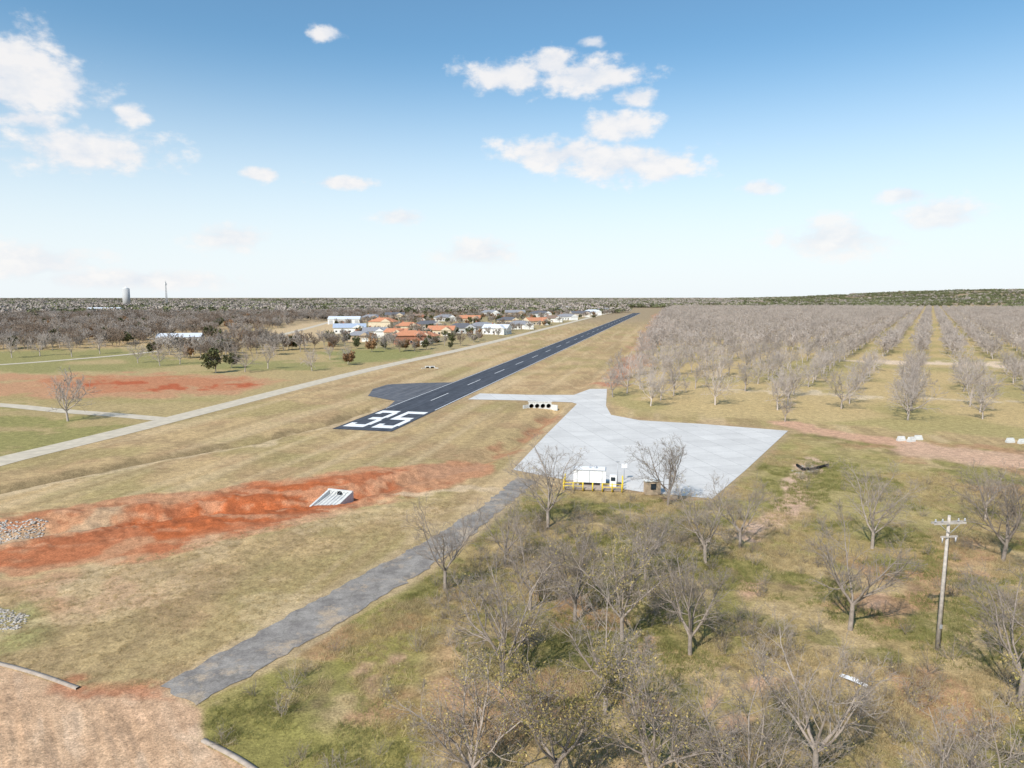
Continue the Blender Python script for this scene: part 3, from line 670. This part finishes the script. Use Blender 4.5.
x,y=G(652,494); e=empty('card_reader_kiosk',(x,y,.05),.1); b=MB(); b.box((0,0,.9),(2.0,1.1,1.8),walls['tan']); b.done('body',e)
b=MB(); b.box((0,0,1.86),(2.3,1.4,.12),M['trim']); b.done('cap',e); b=MB(); b.box((0,-.58,1.1),(.7,.06,.8),M['glass']); b.done('panel',e)
x,y=G(624,480); e=empty('sign_post',(x,y,0)); b=MB(); b.cyl((0,0,0),(0,0,2.4),.05,.05,M['steel'],8); b.done('post',e); b=MB(); b.box((0,-.06,2.1),(.8,.04,.6),M['white']); b.done('panel',e)
M['cwhite']=simple('pale_concrete',(.58,.58,.56),.15,3)
def culvert(px,py,w,n,rz,hh):
    x,y=G(px,py); e=empty('culvert_headwall',(x,y,-.5),rz); b=MB()
    step=w/n; r=step*.40; zc=hh*.52
    for i in range(n):
        c=-w/2+(i+.5)*step; K=24
        inner=[(c+r*math.cos(t),-.2,zc+r*math.sin(t)) for t in np.arange(K)*2*math.pi/K]
        outer=[]
        for t in np.arange(K)*2*math.pi/K:
            cx_,sy_=math.cos(t),math.sin(t); k_=min(step/2/abs(cx_) if abs(cx_)>1e-6 else 1e9,((hh-zc) if sy_>0 else zc)/abs(sy_) if abs(sy_)>1e-6 else 1e9)
            outer.append((c+cx_*k_,-.2,zc+sy_*k_))
        for a_ in range(K): b.poly([outer[a_],outer[(a_+1)%K],inner[(a_+1)%K],inner[a_]],M['cwhite'])
    b.box((0,0,hh+.1),(w+.3,.5,.2),M['cwhite']); b.done('wall',e)
    b=MB()
    for i in range(n):
        c=-w/2+(i+.5)*step; b.cyl((c,-.2,zc),(c,3.,zc),r,r,M['kerb'],24,False); b.cyl((c,2.9,zc),(c,2.95,zc),r,r,M['dark'],16)  # dark disc closes each pipe, painting the shade deeper inside
    b.done('pipes',e); b=MB()
    for sx in (-1,1): b.box((sx*(w/2+.7),-.6,hh*.35),(1.6,.22,hh*.7),M['cwhite'],-sx*.6)
    b.done('wing_walls',e)
culvert(540,408,5.4,4,.05,1.9); culvert(430,368.5,3.4,2,.1,1.2)
x,y=G(332,497); e=empty('drainage_inlet',(x,y,-1.1),-.35)
b=MB()
b.poly([(-1.6,-2.2,.15),(1.6,-2.2,.15),(1.6,1.8,.9),(-1.6,1.8,.9)],M['cwhite']); b.box((0,1.95,.8),(3.8,.3,1.5),M['cwhite'])
for sx in (-1,1):
    q=[(-2.3,-.1),(-2.3,.35),(1.8,1.45),(1.8,-.1)]
    for o_ in (0,.28): b.poly([(sx*(1.6+o_),p[0],p[1]) for p in q],M['cwhite'])
    b.poly([(sx*1.6,-2.3,.35),(sx*1.88,-2.3,.35),(sx*1.88,1.8,1.45),(sx*1.6,1.8,1.45)],M['cwhite']); b.poly([(sx*1.6,-2.3,-.1),(sx*1.88,-2.3,-.1),(sx*1.88,-2.3,.35),(sx*1.6,-2.3,.35)],M['cwhite'])
b.done('concrete',e)
b=MB(); b.cyl((0,1.79,1.),(0,1.75,1.),.42,.42,M['dark'],20); b.done('pipe_mouth_shade',e)  # flat dark disc on the wall, painted shade in place of a hole
b=MB()
for xx in np.linspace(-1.3,1.3,6): b.cyl((xx,-2.1,.42),(xx,1.7,1.4),.035,.035,M['steel'],6)
b.done('grate',e)
M['rock']=simple('limestone_rock',(.42,.38,.34),.3,2)
def riprap(poly,n,smin,smax,name='riprap'):
    P=GP(poly); lo=P.min(0);hi=P.max(0); q=R.uniform(lo,hi,(n*5,2)); q=q[inpoly(q[:,0],q[:,1],P)][:n]; z=height(q[:,0],q[:,1])
    bm=bmesh.new(); bmesh.ops.create_icosphere(bm,subdivisions=1,radius=1); bv=np.array([v.co[:] for v in bm.verts]); bf=np.array([[v.index for v in f.verts] for f in bm.faces]); bm.free()
    Vs=[];Fs=[]
    for i,p in enumerate(q):
        s=R.uniform(smin,smax); Vs.append(bv*R.uniform(.75,1.25,(len(bv),1))*np.array([s,s*R.uniform(.6,1),s*.6])+np.array([p[0],p[1],z[i]+s*.1])); Fs.append(bf+i*len(bv))
    link(bpy.data.objects.new(name,fastmesh(name,np.vstack(Vs),np.vstack(Fs),[M['rock']])))
riprap([(-60,532),(0,522),(50,519),(40,528),(0,538),(-60,548)],800,.06,.2)
riprap([(-40,618),(0,608),(30,617),(22,630),(0,634),(-40,640)],420,.06,.17)
riprap([(790,470),(812,461),(818,470),(800,474)],40,.08,.25)
for px,py,rz in ((901,441,.1),(911,442,.3),(918,440,0),(1010,443,.1),(1022,444,.2),(1035,446,.1)):
    x,y=G(px,py); e=empty('concrete_barrier',(x,y,hz(x,y)),rz); b=MB(); b.box((0,0,.15),(1.5,.6,.4),M['cwhite']); b.box((0,0,.6),(1.45,.4,.5),M['cwhite'],taper=.8); b.done('body',e)
x,y=G(853,683); e=empty('fallen_white_sheet',(x,y,hz(x,y)+.12),-.9); b=MB(); b.poly([(-.9,-.2,.0),(.1,-.3,.12),(.1,.2,.16),(-.9,.25,.02)],M['white']); b.poly([(.1,-.3,.12),(.95,-.15,.0),(.9,.2,.03),(.1,.2,.16)],M['white']); b.done('sheet',e)
b=MB(); pts=[G(797,466),G(803,470),G(812,470),G(820,468),G(828,466)]
for i in range(4): b.cyl((*pts[i],.18),(*pts[i+1],.18),.2,.2,M['dark'],10)
b.done('black_drain_pipe')
# ---------- CAMERA, SUN, WORLD
cam=bpy.data.cameras.new('camera'); co=link(bpy.data.objects.new('camera',cam)); co.location=(0,0,H); co.rotation_euler=(math.pi/2-PITCH,0,0)
cam.sensor_width=36; cam.lens=F/1024*36; cam.clip_end=40000; cam.clip_start=.5; sc.camera=co
SE=math.radians(42); SA=math.radians(212)
S=Vector((math.sin(SA)*math.cos(SE),math.cos(SA)*math.cos(SE),math.sin(SE)))
sl=bpy.data.lights.new('sun','SUN'); sl.energy=4.9; sl.angle=math.radians(.5); sl.color=(1,.945,.87)
so=link(bpy.data.objects.new('sun',sl)); so.rotation_euler=(-S).to_track_quat('-Z','Y').to_euler(); so.location=(0,0,200)
w=bpy.data.worlds.new('World'); sc.world=w; w.use_nodes=True; nt=w.node_tree; bg=nt.nodes['Background']; bg.inputs['Strength'].default_value=.1
sk=N(nt,'ShaderNodeTexSky'); sk.sky_type='NISHITA'; sk.sun_disc=False; sk.sun_elevation=SE; sk.sun_rotation=SA; sk.altitude=250; sk.air_density=1.; sk.dust_density=1.; sk.ozone_density=1.
tc=N(nt,'ShaderNodeTexCoord'); sx=N(nt,'ShaderNodeSeparateXYZ'); nt.links.new(tc.outputs['Generated'],sx.inputs[0])
azn=math2(nt,'ARCTAN2',sx.outputs['X'],sx.outputs['Y']); eln=N(nt,'ShaderNodeMath',operation='ARCSINE'); nt.links.new(sx.outputs['Z'],eln.inputs[0]); eln=eln.outputs[0]
cb=N(nt,'ShaderNodeCombineXYZ'); nt.links.new(azn,cb.inputs[0]); nt.links.new(eln,cb.inputs[1]); ae=cb.outputs[0]
def direl(px,py):
    a=(px-512)/F;b=(384-py)/F; y=cp+b*sp; z=-sp+b*cp; return math.atan2(a,y),math.atan2(z,math.hypot(a,y))
nA=N(nt,'ShaderNodeTexNoise'); nA.inputs['Scale'].default_value=20; nA.inputs['Detail'].default_value=6; nA.inputs['Roughness'].default_value=.58
mp=N(nt,'ShaderNodeMapping'); mp.inputs['Scale'].default_value=(1,1.6,1); nt.links.new(ae,mp.inputs['Vector']); nt.links.new(mp.outputs[0],nA.inputs['Vector'])
def field(cl):
    out=None
    for px,py,rx,ry in cl:
        a0,e0=direl(px,py)
        s=N(nt,'ShaderNodeVectorMath',operation='SUBTRACT'); nt.links.new(ae,s.inputs[0]); s.inputs[1].default_value=(a0,e0,0)
        m_=N(nt,'ShaderNodeVectorMath',operation='MULTIPLY'); nt.links.new(s.outputs[0],m_.inputs[0]); m_.inputs[1].default_value=(F/rx,F/ry,0)
        l=N(nt,'ShaderNodeVectorMath',operation='LENGTH'); nt.links.new(m_.outputs[0],l.inputs[0])
        v_=math2(nt,'SUBTRACT',1.,l.outputs['Value']); out=v_ if out is None else math2(nt,'MAXIMUM',out,v_)
    return out
def dens(cl,lo,hi,k):
    f=field(cl); nn=math2(nt,'MULTIPLY',math2(nt,'SUBTRACT',nA.outputs['Fac'],.5),k); t=math2(nt,'ADD',f,nn)
    m_=N(nt,'ShaderNodeMapRange',interpolation_type='SMOOTHSTEP'); nt.links.new(t,m_.inputs['Value'])
    m_.inputs['From Min'].default_value=lo; m_.inputs['From Max'].default_value=hi; return m_.outputs[0]
big=[(5,66,58,36),(50,84,52,28),(12,90,50,24),(88,150,72,24),(35,120,34,10),(132,115,20,12),(508,78,54,19),(585,76,72,20),(553,62,34,17),(638,97,32,11),(560,154,78,20),(620,162,84,22),(618,127,48,19),(660,168,42,17),(330,33,22,8),(260,174,22,9),(345,183,36,8)]
faint=[(230,238,42,16),(400,217,30,10),(480,252,50,18),(592,42,18,6),(760,188,22,9),(905,195,26,9),(835,238,62,22),(940,216,38,18),(30,262,60,20),(130,280,110,12)]
d1=math2(nt,'MULTIPLY',dens(big,.0,.66,2.5),.9); d2=math2(nt,'MULTIPLY',dens(faint,.0,.7,2.2),.75)
dn=math2(nt,'MAXIMUM',d1,d2)
tint=N(nt,'ShaderNodeVectorMath',operation='MULTIPLY'); nt.links.new(sk.outputs['Color'],tint.inputs[0]); tint.inputs[1].default_value=(1.08,1.5,1.58)
skyc=tint.outputs[0]
hz_=N(nt,'ShaderNodeMapRange',interpolation_type='SMOOTHSTEP'); nt.links.new(eln,hz_.inputs['Value']); hz_.inputs['From Min'].default_value=0.; hz_.inputs['From Max'].default_value=.34; hz_.inputs['To Min'].default_value=.92; hz_.inputs['To Max'].default_value=0
skh=mixc(nt,hz_.outputs[0],skyc,(9.2,9.7,10.1))
shade=mixc(nt,maprange(nt,nA.outputs['Fac'],.38,.6,0,1),(7.9,8.2,8.8),(9.7,9.4,9.25))
fin=mixc(nt,dn,skh,shade); nt.links.new(fin,bg.inputs['Color'])
sc.view_settings.view_transform='Standard'; sc.view_settings.look='None'; sc.view_settings.exposure=0
print('done',len(bpy.data.objects))
